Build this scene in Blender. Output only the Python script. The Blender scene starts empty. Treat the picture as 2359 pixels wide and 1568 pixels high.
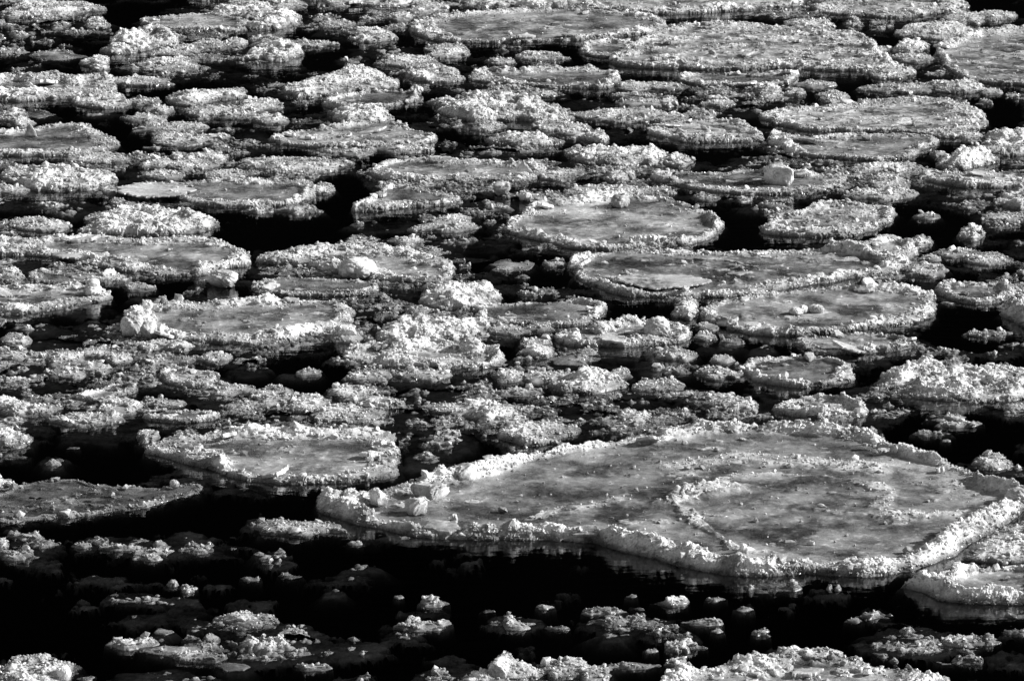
# Pancake ice drifting on a black winter river, seen from a bridge with a long lens (monochrome).
import bpy, math
import numpy as np

# ---------------------------------------------------------------- camera, sky, sun, exposure
scene = bpy.context.scene
CAM_H, PITCH, LENS = 10.0, math.radians(12.5), 180.0
cam_data = bpy.data.cameras.new("camera")
cam_data.lens, cam_data.sensor_width, cam_data.clip_end = LENS, 36.0, 3000.0
cam_data.clip_start = 0.5
cam = bpy.data.objects.new("camera", cam_data)
scene.collection.objects.link(cam)
cam.location = (0, 0, CAM_H)
cam.rotation_euler = (math.radians(90) - PITCH, 0, 0)
scene.camera = cam

SUN_EL, SUN_AZ = math.radians(27), math.radians(88)      # azimuth clockwise from the view direction (+Y)
world = bpy.data.worlds.new("World")
scene.world = world
world.use_nodes = True
wn = world.node_tree
wn.nodes.clear()
sky = wn.nodes.new("ShaderNodeTexSky")
sky.sky_type = 'NISHITA'
sky.sun_disc = False
sky.sun_elevation, sky.sun_rotation = SUN_EL, SUN_AZ
bw = wn.nodes.new("ShaderNodeRGBToBW")
bg = wn.nodes.new("ShaderNodeBackground")
bg.inputs[1].default_value = 0.08
wo = wn.nodes.new("ShaderNodeOutputWorld")
wn.links.new(sky.outputs[0], bw.inputs[0])
wn.links.new(bw.outputs[0], bg.inputs[0])
wn.links.new(bg.outputs[0], wo.inputs[0])

sun_data = bpy.data.lights.new("sun", 'SUN')
sun_data.energy, sun_data.angle = 5.0, math.radians(0.5)
sun = bpy.data.objects.new("sun", sun_data)
scene.collection.objects.link(sun)
sun.rotation_euler = (math.radians(90) - SUN_EL, 0, math.pi - SUN_AZ)

vs = scene.view_settings
vs.view_transform, vs.look, vs.exposure, vs.gamma = 'Standard', 'None', 0.5, 1.0
vs.use_curve_mapping = False
scene.cycles.max_bounces = 6
scene.cycles.diffuse_bounces = 3
scene.cycles.glossy_bounces = 3
scene.cycles.transparent_max_bounces = 6
# ---------------------------------------------------------------- survey of the floes
# one line per large floe: kind | anchor phrase | label | options | frame | outline
# kinds: pan = flat sheet in a raised snowy rim, crust = rough all over, rubble = sheet strewn with broken slabs, mush = gappy half-sunk slush floe
# outlines are survey coordinates in one of the frames F (scale, origin) below and are unprojected on the water plane
FLOES = """
pan|the frame-topping thin floe|long thin snow-rimmed floe farthest up beyond the streak of black water|h=.06 rw=.3 sp=.5|D|430,-2 520,-14 620,-20 740,-18 830,-10 850,-2 760,3 640,5 520,6 450,4
pan|the shield-shaped floe|small pale floe with a smooth shield-shaped face and jagged back edge|h=.05 rw=.16 tone=.5|T1|940,165 1000,125 1150,118 1230,98 1500,100 1680,150 1690,200 1600,215 1400,218 1150,205
crust|the lumpy white hump|lumpy white hump pressed against the back of the smooth shield-shaped floe|h=.16|T1|1400,95 1500,30 1600,5 1800,30 1830,100 2000,120 1950,180 1750,210 1690,190 1680,140
crust|the tall leaning mound|tall white mound leaning up to one side above low slush|h=.3 ns=2|T1|690,345 760,290 830,240 1020,200 1100,210 1150,230 1200,270 1190,300 1050,330 920,350 800,365
pan|the thick-rimmed grey floe|cut-off grey floe with thick bright front rim and rubbly end|h=.12 rw=.5 tone=.36 ns=4|T1|-300,620 -100,540 0,520 200,530 350,505 500,535 740,515 790,590 760,630 640,650 450,670 200,690 0,692 -200,690
crust|the bright dome-backed lump|bright smooth-backed lump rising from the slush like a small whale|h=.28|T1|1590,400 1720,370 1790,320 1960,310 2020,340 2010,390 1900,415 1750,415 1640,412
crust|the granular oblong floe|oblong floe crusted with even grains, alone in a black channel|h=.12|T1|1110,660 1200,630 1350,612 1590,590 1640,610 1680,640 1670,665 1500,685 1300,720 1180,715 1150,690
pan|the shard-bearing grey floe|grey cut-off floe with a triangular ice shard standing on it|h=.07 rw=.32 tone=.3 sp=.25 ns=1 ss=205,905,60,80|T1|-250,960 -100,890 140,885 300,855 560,845 700,905 800,965 795,1000 700,1030 560,1050 300,1060 0,1060 -200,1030
crust|the white-heaped plate|round plate heaped with white snow, its front edge curved and clean|h=.17|T1|95,1200 180,1150 330,1140 500,1140 640,1160 800,1200 740,1240 560,1280 300,1300 130,1280
rubble|the rough grey floe|long low floe of grey rough ice strewn with thin plates|h=.06 rw=.15 tone=.4 ns=4|D|612,322 680,305 790,290 900,283 970,303 1020,322 950,340 850,345 740,345 660,337
pan|the slab-lipped dark floe|dark-faced floe with a pale slab riding over one end|h=.08 rw=.2 tone=.26 ns=1 sl=1040,1280,270,35|T1|790,1262 900,1252 1050,1240 1300,1235 1560,1215 1750,1225 1980,1215 2130,1230 2140,1290 2090,1350 1950,1395 1650,1405 1400,1400 1250,1365 1000,1305
crust|the heavy snowbank floe|heavy floe banked with knobbly snow beside a wide black pool|h=.18|T1|540,1540 600,1450 760,1420 980,1410 1120,1455 1200,1420 1300,1460 1430,1490 1430,1535 1250,1575 1000,1600 700,1590 560,1570
pan|the thin far pancake|thin far pancake with a bright rim, cut by the picture's top edge|h=.08 rw=.3 sp=.5|T2|20,0 120,-45 330,-60 520,-50 620,-15 610,15 520,40 330,55 150,50 50,30
pan|the far double-decker pan|broad far pan with a second smaller pan riding on top|h=.08 rw=.26 tone=.36 ns=6|T2|460,180 530,145 640,108 850,98 1150,75 1300,60 1700,75 1950,80 2100,105 2220,150 2210,210 2050,240 1800,265 1400,288 1050,300 750,290 560,255
pan|the far thick-edged floe|large far floe showing a thick edge and dark underline, cut off above|h=.14 rw=.5 sp=.7|D|1270,5 1350,-14 1500,-28 1680,-28 1800,-18 1845,3 1830,16 1700,28 1550,35 1400,30 1300,20
crust|the far knobbly ice bank|knobbly bank of snow between the two broadest far pans|h=.14|T2|1200,50 1260,20 1400,10 1520,-5 1700,30 1790,50 1700,70 1450,72 1290,68
pan|the far speckled floe|far speckled floe with a ragged white back beside the empty corner|h=.09 rw=.3 sp=.45 ns=2|T3|905,60 1000,25 1150,-5 1500,-25 1900,-5 2000,30 1990,60 1850,90 1600,120 1400,130 1150,110 980,95
pan|the small twin-lipped floe|small far floe with two low lips beside the rubble field|h=.08 rw=.2 sp=.4|D|1335,120 1350,102 1420,95 1480,106 1500,125 1440,137 1360,130
rubble|the wide rubble floe|wide floe buried in broken slabs and upturned plates|h=.09 rw=.3 sp=.45 ns=14 tone=.5|D|1400,142 1450,105 1530,68 1620,54 1760,56 1880,74 1990,82 2040,124 2060,158 1990,166 1900,166 1800,160 1700,165 1560,162 1450,156
pan|the tucked-under grey pan|low grey pan tucked under the front of the rubble floe|h=.07 rw=.2 tone=.33 ns=2|D|1555,184 1590,173 1700,171 1830,168 1838,185 1800,198 1700,204 1600,199
pan|the frosted platter|cut-off frosted platter with a bright even rim and grainy face|h=.1 rw=.22 tone=.42 sp=.45|D|2155,128 2165,105 2230,82 2330,68 2450,66 2600,95 2600,170 2450,200 2359,200 2250,192 2190,170
pan|the broad matt-white floe|broad matt white floe, flat and snow-dusted with hardly any rim|h=.05 rw=.3 tone=.62 sp=.6|D|1745,268 1800,255 1900,246 2010,230 2130,226 2220,238 2268,262 2275,285 2240,306 2180,320 2120,312 1990,305 1860,305 1790,290
pan|the split half-moon floe|half-moon floe split off along a thin black crack, thick white front|h=.13 rw=.24 tone=.4 ns=2 sp=.3|D|1760,308 1800,302 1860,318 1990,312 2080,308 2150,312 2166,325 2140,345 2090,365 2010,372 1900,368 1820,358 1770,335
pan|the sandy-looking floe|flat grainy floe butting sideways into the half-moon floe|h=.07 rw=.2 tone=.42 sp=.5|D|1490,302 1540,284 1620,279 1700,283 1740,293 1758,310 1762,325 1700,330 1600,330 1530,321
pan|the ball-topped pan|thin dark-faced pan far back with a bright ragged rim and upturned tip|h=.09 rw=.15 tone=.26|D|735,240 760,228 800,220 850,213 930,212 962,203 974,212 958,234 900,248 820,256 760,253
crust|the pale flattened floe|pale flattened floe tucked behind the thin pan with a ball on its rim|h=.12|D|662,214 690,192 760,176 850,174 920,186 905,204 820,212 740,222 690,228
pan|the long far pan|long dark-faced pan far back, knobbly rim all round|h=.1 rw=.2 tone=.24 sp=.15|T2|870,535 900,495 1000,470 1200,475 1500,458 1700,450 1810,478 1900,505 1925,535 1870,590 1700,608 1450,598 1150,582 960,560
crust|the wedge-topped floe|knobbly raised floe with a pale wedge-shaped block in its middle|h=.2 nl=2|T2|630,690 700,662 900,668 1080,652 1250,668 1450,705 1590,770 1580,805 1450,828 1200,818 950,825 770,790
pan|the spike-ended grey floe|low grey floe ending in a folded spike of ice|h=.08 rw=.2 tone=.33 sp=.35 ns=2 ss=1270,1150,70,60|T2|200,1165 240,1125 400,1090 560,1072 760,1082 1000,1085 1180,1100 1320,1095 1440,1145 1390,1192 1250,1228 1000,1232 780,1238 500,1240 330,1220 215,1192
pan|the pointed dark floe|dark floe with a pointed nose at the edge of the black pool|h=.07 rw=.14 tone=.28 sp=.4|T2|78,1422 200,1345 290,1275 500,1268 800,1322 838,1360 700,1390 450,1408 200,1432
crust|the granular oval|granular oval floe in the lane behind the round boulder pan|h=.14 ns=2|T2|1540,1050 1600,1000 1750,985 1950,985 2120,1010 2210,1060 2150,1105 1980,1130 1780,1130 1620,1100
crust|the peaked heap|peaked heap of ice standing alone in a black lead|h=.33|T3|1780,1115 1880,1070 1980,1005 2050,1040 2170,1075 2130,1110 1950,1145 1830,1135
pan|the block-bearing floe|dark wet floe bearing one big squarish ice block|h=.09 rw=.17 tone=.2 sp=.15|D|1495,407 1550,396 1640,400 1720,390 1800,396 1880,404 1950,408 1955,427 1890,445 1780,450 1690,448 1600,437 1530,422
rubble|the lumpy cut-off pan|lumpy pan cut by the picture edge beyond the peaked heap|h=.09 rw=.25 sp=.5 ns=2|T3|1640,1205 1700,1170 1900,1160 2100,1160 2359,1150 2550,1185 2500,1240 2300,1270 2000,1270 1750,1240
rubble|the terraced floe|terraced floe of ridged grey ice tapering to a point|h=.08 rw=.25 tone=.36 sp=.5 ns=3|T3|580,1530 650,1480 800,1450 950,1380 1150,1375 1380,1390 1530,1430 1450,1470 1480,1490 1400,1540 1200,1600 800,1600 590,1575
pan|the long slab-ended floe|long cut-off grey floe whose end bristles with upturned thin slabs|h=.09 rw=.26 tone=.42 ns=4 sp=.2 sl=178,586,68,6|D|-80,565 0,547 60,555 150,548 240,542 330,550 430,550 500,556 560,574 578,592 570,615 520,622 480,636 400,641 300,629 200,615 100,592 0,587
pan|the mound-bearing floe|grey floe whose front edge carries a smooth leaning mound|h=.1 rw=.26 tone=.45 sp=.35|D|580,600 640,586 740,573 850,572 940,577 1000,592 1030,605 1050,625 1045,648 1000,657 900,652 830,640 760,632 700,614 620,610
pan|the sunken grey ledge|sunken grey ledge under the long floe's front, capped with one lump|h=.04 rw=.12 tone=.24|T4|180,365 200,325 330,315 700,335 870,355 720,390 600,402 330,412 230,398
pan|the snow-figure floe|cut-off grey floe carrying stacked round lumps like a little snowman|h=.07 rw=.2 tone=.38 sp=.4|D|-60,690 0,668 90,662 180,658 240,668 248,686 200,702 100,722 0,727 -60,720
pan|the clear-ice wedge|dark wedge of clear ice wedged between three snowy floes|h=.05 rw=.12 tone=.2|D|575,655 640,640 720,640 800,646 860,652 880,665 850,680 760,686 650,684 585,672
pan|the horseshoe floe|grey oval floe with tall knobbly lumps massed at one end|h=.13 rw=.24 tone=.42 ns=3 sp=.2|D|278,745 285,722 330,707 390,697 480,696 600,691 700,690 790,695 828,710 825,735 790,760 720,777 600,795 480,795 400,790 320,783 285,770
pan|the sharp-edged leaf floe|leaf-shaped grey floe with a sharp clean lower edge|h=.07 rw=.16 tone=.35 sp=.5|T4|1040,1025 1120,975 1250,985 1450,995 1500,1050 1400,1100 1280,1105 1130,1070
pan|the tilted triangular plate|smooth triangular plate tilted half under black water|h=.07 rw=.1 tone=.35 sp=.3|T4|500,1178 620,1125 720,1078 890,1075 935,1100 850,1150 700,1200 560,1195
crust|the wedge-shaped edge floe|wedge-shaped lump of grey snow cut by the edge, reflected below|h=.2|T4|-80,1240 0,1170 150,1180 300,1200 400,1220 370,1270 200,1290 60,1285
pan|the half-sunk grey floe|half-sunk grey floe with small white caps poking through its film|h=.05 rw=.1 tone=.16 sp=.25|T4|930,1300 1000,1265 1200,1250 1400,1262 1500,1285 1450,1320 1250,1340 1050,1335
crust|the knobbly edge block|knobbly cut-off block with one upright tooth, beside black water|h=.22|T4|-100,1430 0,1355 80,1360 150,1405 170,1390 235,1440 200,1490 60,1515 -80,1500
pan|the boat-shaped floe|boat-shaped floe with a smooth bright deck and rubbly bow|h=.13 rw=.26 tone=.45 ns=5 sp=.15|D|330,1035 370,1012 440,1005 500,992 560,990 640,992 750,992 850,992 920,996 926,1030 923,1080 900,1105 800,1113 680,1118 560,1108 470,1080 390,1057
mush|the glittering slush floe|glittering gappy slush floe pressed against the boat-shaped floe's square end|h=.05|D|935,1005 980,990 1050,988 1105,1000 1100,1030 1050,1060 990,1075 935,1085 928,1040
pan|the round boulder pan|round pan with an even snowy rim and a boulder at its back|h=.15 rw=.21 tone=.5 sp=.12 ns=5|D|1160,520 1185,496 1230,470 1330,456 1420,450 1530,455 1600,475 1650,498 1667,522 1655,542 1600,562 1500,573 1400,580 1300,572 1220,553 1175,537
pan|the plate-holding dark pan|wide dark rubble-strewn pan with a thin pale plate lying inside|h=.1 rw=.2 tone=.24 sp=.3 ns=8 sl=1520,645,110,14|D|1300,610 1320,595 1360,586 1450,578 1600,580 1750,578 1900,572 2050,570 2110,578 2100,600 2100,612 2060,630 1950,645 1830,665 1700,685 1560,690 1430,681 1340,652 1310,628
pan|the curled-lip floe|small floe with a thick curled lip, lodged on the dark pan's tip|h=.12 rw=.16 tone=.3 z=.05 ns=1|T6|970,185 1100,160 1250,160 1400,132 1560,122 1625,165 1620,220 1500,258 1350,260 1200,222 1050,206
pan|the bumpy oval pan|big oval pan with round frozen bumps standing on its glassy face|h=.11 rw=.2 tone=.42 sp=.22 ns=4|D|1615,738 1625,708 1680,693 1750,678 1850,668 1950,660 2080,660 2140,672 2160,705 2155,730 2100,748 2000,761 1880,775 1780,776 1690,765 1630,750
pan|the nudging grey pan|grey pan nudging the front of the big bumpy oval pan|h=.08 rw=.16 tone=.35 sp=.35 ns=3|T6|790,795 830,750 1000,750 1250,732 1500,752 1600,760 1625,810 1500,850 1250,870 1000,885 880,852
pan|the small dark-eyed pan|small dark-centred pan holding a jagged plate on its rim|h=.09 rw=.13 tone=.2 sp=.3|D|1708,858 1720,838 1780,823 1850,820 1930,827 1965,845 1968,870 1940,885 1860,896 1790,890 1730,879
crust|the white cauliflower floe|thick white floe of cauliflower lumps with a clean mirrored waterline|h=.2 nl=5|D|2030,890 2040,865 2100,845 2150,842 2250,852 2359,858 2420,874 2430,905 2359,922 2250,928 2150,925 2070,915
pan|the bowl-shaped white floe|small thick white floe hollowed like a bowl|h=.34 rw=.2 tone=.6 sp=.7|T6|655,1245 680,1195 780,1155 880,1140 1050,1140 1250,1165 1340,1235 1310,1280 1150,1310 950,1312 750,1282
crust|the two-ridged crust|crusty floe of two parallel snow ridges beside the bowl-shaped floe|h=.12|T6|45,1185 150,1140 320,1120 430,1155 530,1190 600,1270 450,1272 250,1232 100,1202
pan|the white-tongued floe|small flat floe with a white tongue, bordering the open black lead|h=.08 rw=.16 tone=.25 sp=.4|T6|1720,435 1780,392 1850,365 1950,400 2200,410 2300,445 2280,500 2100,540 1950,530 1800,482
crust|the tall edge hummock|tall hummock with a smooth undercut foot, cut by the picture edge|h=.26|T6|2220,575 2240,505 2359,470 2500,490 2500,680 2359,692 2280,645
crust|the toothed crust|crust of rounded teeth set between the horseshoe floe and dark water|h=.2|T5|265,745 330,685 430,655 540,630 700,635 830,660 950,660 975,710 930,770 700,792 450,792 320,782
pan|the low-walled dish|grey dish of ice with low crumbly walls and flat bits inside|h=.07 rw=.15 tone=.26 sp=.2|T5|890,605 900,575 980,550 1150,528 1400,522 1600,512 1690,500 1700,528 1800,540 1825,590 1770,640 1650,680 1450,695 1200,690 1000,680 900,642
crust|the pitted white crust|pitted white crust standing just behind the grey dish's end|h=.17|T5|560,530 580,420 700,405 900,412 1050,412 1140,455 1130,500 1000,540 800,572 650,562
pan|the white-peaked pan|pan half buried by a white peak of piled snow|h=.14 rw=.24 tone=.28 sp=.5 nl=1|T5|20,885 80,835 250,812 450,815 620,790 800,815 1000,835 1090,850 1150,900 1070,960 850,985 600,970 350,970 150,940 50,912
pan|the lump-crowned white floe|broad white floe crowned with bright lumps and glassy fins|h=.2 rw=.3 tone=.45 sp=.6 nl=6 ns=2|T5|1440,785 1500,730 1620,705 1750,695 1830,668 1960,648 2120,640 2230,642 2350,680 2400,730 2330,790 2150,820 1900,830 1650,832 1500,812
crust|the shark-fin crust|pointed crust trailing off to one side like a fallen feather|h=.14 ns=1|T5|610,1210 700,1190 950,1200 1150,1240 1220,1290 1290,1330 1100,1360 900,1350 820,1300 680,1250
pan|the granular grey wedge|wedge of granular grey ice just behind the great floe's shoulder|h=.07 rw=.2 tone=.3 sp=.55|T5|1050,1440 1060,1390 1150,1350 1300,1340 1450,1330 1680,1372 1620,1420 1500,1450 1380,1490 1250,1500 1130,1470
crust|the smooth-humped crust|long smooth-humped crust lying low between slush and pool|h=.2|T5|1400,1115 1440,1060 1550,1020 1650,1000 1780,1010 1900,1040 1920,1080 1800,1120 1620,1150 1480,1150
pan|the great cracked floe|largest floe of all, grey and cracked inside a long snowy rim|h=.19 rw=.2 tone=.3 sp=.14 ns=8|D|728,1172 745,1140 790,1158 850,1140 900,1122 980,1102 1040,1088 1120,1076 1160,1062 1270,1040 1400,1016 1500,996 1560,980 1700,980 1850,985 1950,991 2020,1010 2100,1040 2180,1060 2250,1090 2300,1118 2359,1138 2380,1155 2359,1185 2300,1221 2230,1261 2170,1296 2100,1316 2000,1330 1850,1326 1700,1328 1600,1311 1500,1286 1400,1261 1290,1246 1150,1246 1000,1241 900,1226 800,1206
pan|the cliff-faced corner floe|cut-off corner floe with a thick cliff-like white face|h=.2 rw=.1 tone=.42 fr=.1 sp=.1|T9|1530,930 1575,885 1800,870 1850,815 2100,790 2359,780 2600,815 2600,1050 2359,1070 2100,1062 1850,1040 1650,962 1530,925
crust|the ragged corner crust|ragged snow crust squeezed between the great floe and the cliff-faced floe|h=.09|T9|1990,760 2030,690 2080,610 2200,560 2359,500 2560,480 2560,740 2359,750 2200,770
rubble|the half-drowned grey floe|half-drowned grey floe with scattered white caps, sliding under black water|h=.04 rw=.05 tone=.26 sp=.3 z=-.018|T7|-150,340 0,300 220,220 500,205 640,235 850,245 1050,255 1200,235 1380,245 1380,290 1200,340 1000,400 780,430 500,470 200,490 0,500 -150,460
crust|the grainy edge boulder|grainy pale boulder cut by the picture edge above the half-drowned floe|h=.3|T7|-100,250 0,180 60,195 115,240 60,272 -100,290
mush|the white-knobbed island|island of white knobs and snow ridges alone in open black water|h=.2 cap=-.2|T7|1410,1240 1480,1215 1700,1235 1800,1220 2000,1215 2150,1235 2140,1290 2030,1370 1850,1420 1650,1400 1520,1370 1450,1310
crust|the glassy corner floe|dull grey glassy floe with a frozen round ball, cut by the corner|h=.2 tone=.26 white=.6|T7|-100,1530 0,1440 100,1400 200,1410 350,1400 480,1425 545,1455 500,1540 450,1600 200,1650 -100,1650
rubble|the broad bottom floe|broad mottled floe cut by the bottom edge, its back a ragged wall|h=.13 rw=.2 tone=.36 sp=.4 ns=8 fr=.1|T9|-50,1520 100,1500 300,1470 420,1430 600,1405 740,1355 900,1345 1050,1362 1180,1365 1170,1400 1300,1430 1400,1470 1580,1475 1700,1515 1830,1555 1850,1650 1500,1780 600,1800 -100,1720
crust|the bright-topped bottom heap|ragged heap with one brilliant white spot, cut by the bottom edge|h=.24 nl=1|T8|870,1570 950,1520 1070,1450 1160,1440 1250,1465 1350,1465 1430,1490 1400,1530 1300,1575 1100,1600 900,1600
"""
# smaller pieces by frame: x,y,half width,half height,flag (t tall, d dome with sunken skirt, g grey smooth, m gappy slush, none: plain crust)
PIECES = """
T1: 330,70,300,55;100,95,90,40;120,215,150,60,m;120,290,130,40,m;480,172,260,38,m;660,165,80,35;390,375,170,30,g;650,435,105,45,t;1170,352,165,42;1150,440,250,45;900,450,150,40,m;950,555,185,32;670,690,175,45;1400,305,120,35;1590,287,75,22;1790,290,110,30;2100,302,170,18;1950,42,110,35;2265,168,100,24;2210,210,130,24,m;2280,22,80,40;1480,765,240,42;1740,722,140,45;1080,745,110,26;960,690,105,22;980,805,135,28;650,765,165,22,m;258,772,85,26,g;70,785,110,40;150,830,75,30;250,1075,270,36,m;640,1072,160,34;800,1085,70,22;110,1170,105,45;1150,872,200,40;1240,948,215,45;1035,993,50,18,d;1600,882,215,46,m;1830,812,100,32;1190,1062,60,26,t;1390,1085,135,52,t;1050,1100,110,38;1230,1122,80,32;920,1142,80,36,m;1960,1122,345,54;1110,1190,135,28;1530,1187,150,32;2190,1280,65,40;2000,1420,125,30;1730,1412,80,34,d;70,1290,110,28;390,1390,285,68,m;735,1290,70,22;800,1366,55,28;1120,1395,160,30,m;270,1520,195,42
T2: 600,65,135,40;420,122,75,26;1000,22,175,40,t;250,235,175,45;330,330,285,36,m;130,400,140,34,m;740,350,175,44;500,430,190,42;1090,352,105,32,m;1350,387,160,32;1080,422,100,22;640,512,215,48,t;130,512,155,52,t;130,790,205,48,t;830,195,1,1;750,847,80,25,d;1000,852,118,30;1450,852,125,36;1600,882,115,36;1960,792,310,60;1755,940,82,30,t;1870,887,110,32,m;2010,590,128,30;2230,587,145,26;1990,652,138,20;2050,700,160,22;2230,690,68,32;1670,687,195,30,m;1380,642,95,22;1230,950,260,48,t;2290,1087,98,34;990,1030,290,30,m;130,1037,110,30;450,1012,195,30;100,1122,125,40,m;720,1512,180,62,t;330,1512,260,42,m;1080,1380,235,60,m;1880,1295,350,38;1780,1222,200,34,m;1905,1192,80,42,t;1480,1182,180,34;1400,1272,140,25,m
T3: 900,162,175,46;1200,165,130,66,m;1600,330,105,45,t;1400,342,95,20;1620,402,135,28;1780,212,290,50;1950,130,140,44;2170,112,118,28;940,578,128,28;1150,512,165,30,m;1480,492,138,50;630,628,95,42,t;810,632,68,28;1520,600,235,40;1900,592,148,46;2100,692,55,28,d;1930,662,90,24,m;2130,625,78,18;300,702,98,30;500,742,240,38,m;800,702,195,26,m;1080,662,98,34;180,636,50,20,d;180,780,98,26;2280,975,225,80,t;2010,932,80,40;1780,1045,50,16;1150,1102,310,36,m;600,1062,215,28,m;1490,1150,230,46;1445,1237,152,44;1400,1317,212,36;1930,1322,280,50,m;2330,1355,135,70,t;650,1392,230,42,m;465,1347,40,22,d;1705,1460,82,18;2270,1467,148,24;210,1340,85,18;2180,115,1,1
T4: 70,355,92,48,t;570,562,185,42,m;150,622,165,34,m;250,692,240,50,m;620,655,115,50,m;930,422,102,26;1000,492,138,24,m;1130,822,180,34,t;700,800,80,18,m;1160,917,138,34;1450,902,108,32;1680,960,115,50,m;980,977,80,24,d;1540,1107,185,50,t;1850,1152,135,50;90,782,98,34;350,802,215,62,m;80,887,98,30;430,902,115,48;650,872,98,30;800,912,88,38;160,987,165,50,m;450,1002,115,42;640,977,95,30;350,1082,165,58,m;120,1062,78,26;650,1042,135,30,m;810,1242,118,50;1090,1212,155,26;590,1312,215,36;650,1392,300,64,m;2080,1202,138,54;1950,1292,195,42,m;2270,1272,145,60,t;1950,1002,78,24,m;2100,1002,75,26;1000,1432,58,34;490,1502,48,14,d
T5: 480,127,105,34;880,127,285,54,m;1150,275,140,42,g;920,332,88,34,m;1180,346,98,20,d;1465,264,62,22;210,432,105,28,m;200,502,115,32,m;310,496,36,16;1285,458,62,26,d;1150,712,125,25;1350,700,95,20;385,608,110,26,d;60,762,98,40;180,652,98,32,m;1330,802,105,34;1350,862,110,42,t;1570,912,138,34,g;1330,962,260,42,m;1160,1032,115,36;1400,1032,170,34;1200,1127,160,36,d;2230,962,260,66,m;1940,867,180,34,m;2250,872,115,42;2150,1082,145,38;2050,1192,220,48,m;1890,1012,76,32;200,1032,155,46;590,1017,145,36;90,1132,125,50,t;610,1132,290,44,m;250,1202,180,42,t;100,1272,160,56;450,1272,190,50,m;1300,1242,72,34,d;1570,1232,125,32,m;1680,1282,220,40,m;1990,1302,105,48,t;2230,1280,38,15,d
T6: 1000,132,240,24,m;1670,122,65,34;1900,192,165,30;2120,232,145,40;1720,232,76,18;1700,312,175,42;1850,522,40,12,d;200,762,68,24;300,822,175,32,m;380,792,76,24;600,832,105,28,m;70,882,78,40;150,960,175,40,m;330,912,85,24;300,1012,135,44;230,695,70,26;70,582,90,58,t;1350,902,155,34,m;1720,902,135,28,m;2110,732,130,42,d;2280,805,100,24,d;2000,68,82,42,t;2340,130,88,66,m;2350,322,52,24,d;1810,1292,115,36,d;1910,1340,160,36,d;1720,1402,125,32,d;1830,1452,30,12,d;2320,1242,86,30
T7: 120,58,88,28,d;350,78,115,42,m;180,592,128,46,d;90,712,105,48,d;10,652,46,32;800,602,138,32,m;540,656,56,26,d;800,668,115,26,d;990,732,108,36,d;1270,572,135,42,m;1370,657,68,22,d;1080,650,36,10;2010,545,290,52;1575,668,22,18,d;1900,712,56,36,d;1760,715,75,26,m;1690,876,58,22,d;1955,857,78,24,d;920,990,120,46,m;1170,915,28,15;1270,950,40,30,d;1140,1040,66,16,d;565,1022,42,18,d;2240,965,95,30,m;1680,1168,160,48,t;1330,1208,52,36,d;1290,1280,52,24,d;1420,1290,58,34,t;1100,1236,68,20,g;1080,1290,38,20,d;890,1312,145,44,d;1200,1360,190,40,g;1330,1412,175,34;1120,1532,320,70,m;1570,1470,106,26,g;2100,1472,90,36,d;590,1542,44,34,d
T8: 180,802,140,30,m;110,640,50,18,d;200,590,60,18,m;410,1000,30,13,d;635,1035,98,46,d;550,1185,158,58,d;120,1282,46,22,d;1000,1092,48,18,d;1200,1192,102,44,d;1300,1135,86,18,m;1410,1070,52,18,d;1490,1212,82,30,d;1810,1107,135,34,d;2040,1080,42,16,d;2020,1150,56,26,d;1945,1215,42,22,d;1850,1262,145,34,m;1990,995,34,16,d;2250,1040,110,56,d;2250,1190,32,15,d;2272,1230,38,20,d;2160,1250,18,12;2110,1356,52,28,d;2290,1342,78,46,d;690,1518,54,38,d;165,1380,13,9;1550,1505,165,54,t;1740,1530,105,50;1960,1468,185,32,d;2310,1455,66,40,d
T9: 640,932,155,52,d;280,1017,68,22,d;465,1084,56,24,d;205,1172,115,30,d;300,1228,38,18,d;590,1242,58,36,d;80,1347,110,48,d;1365,1122,90,40,d;1220,1162,52,18,d;1560,1238,280,74,m;2010,1292,145,52,d;1765,1352,74,28,d;1970,1357,62,26,d;1930,1438,135,40,d;1400,1390,56,26,d;1480,1432,38,22,d;2310,1237,76,34,d;2310,1127,72,24,d;1050,945,14,12;1105,945,14,12;2130,90,110,50;2290,150,130,60,m
"""
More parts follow.
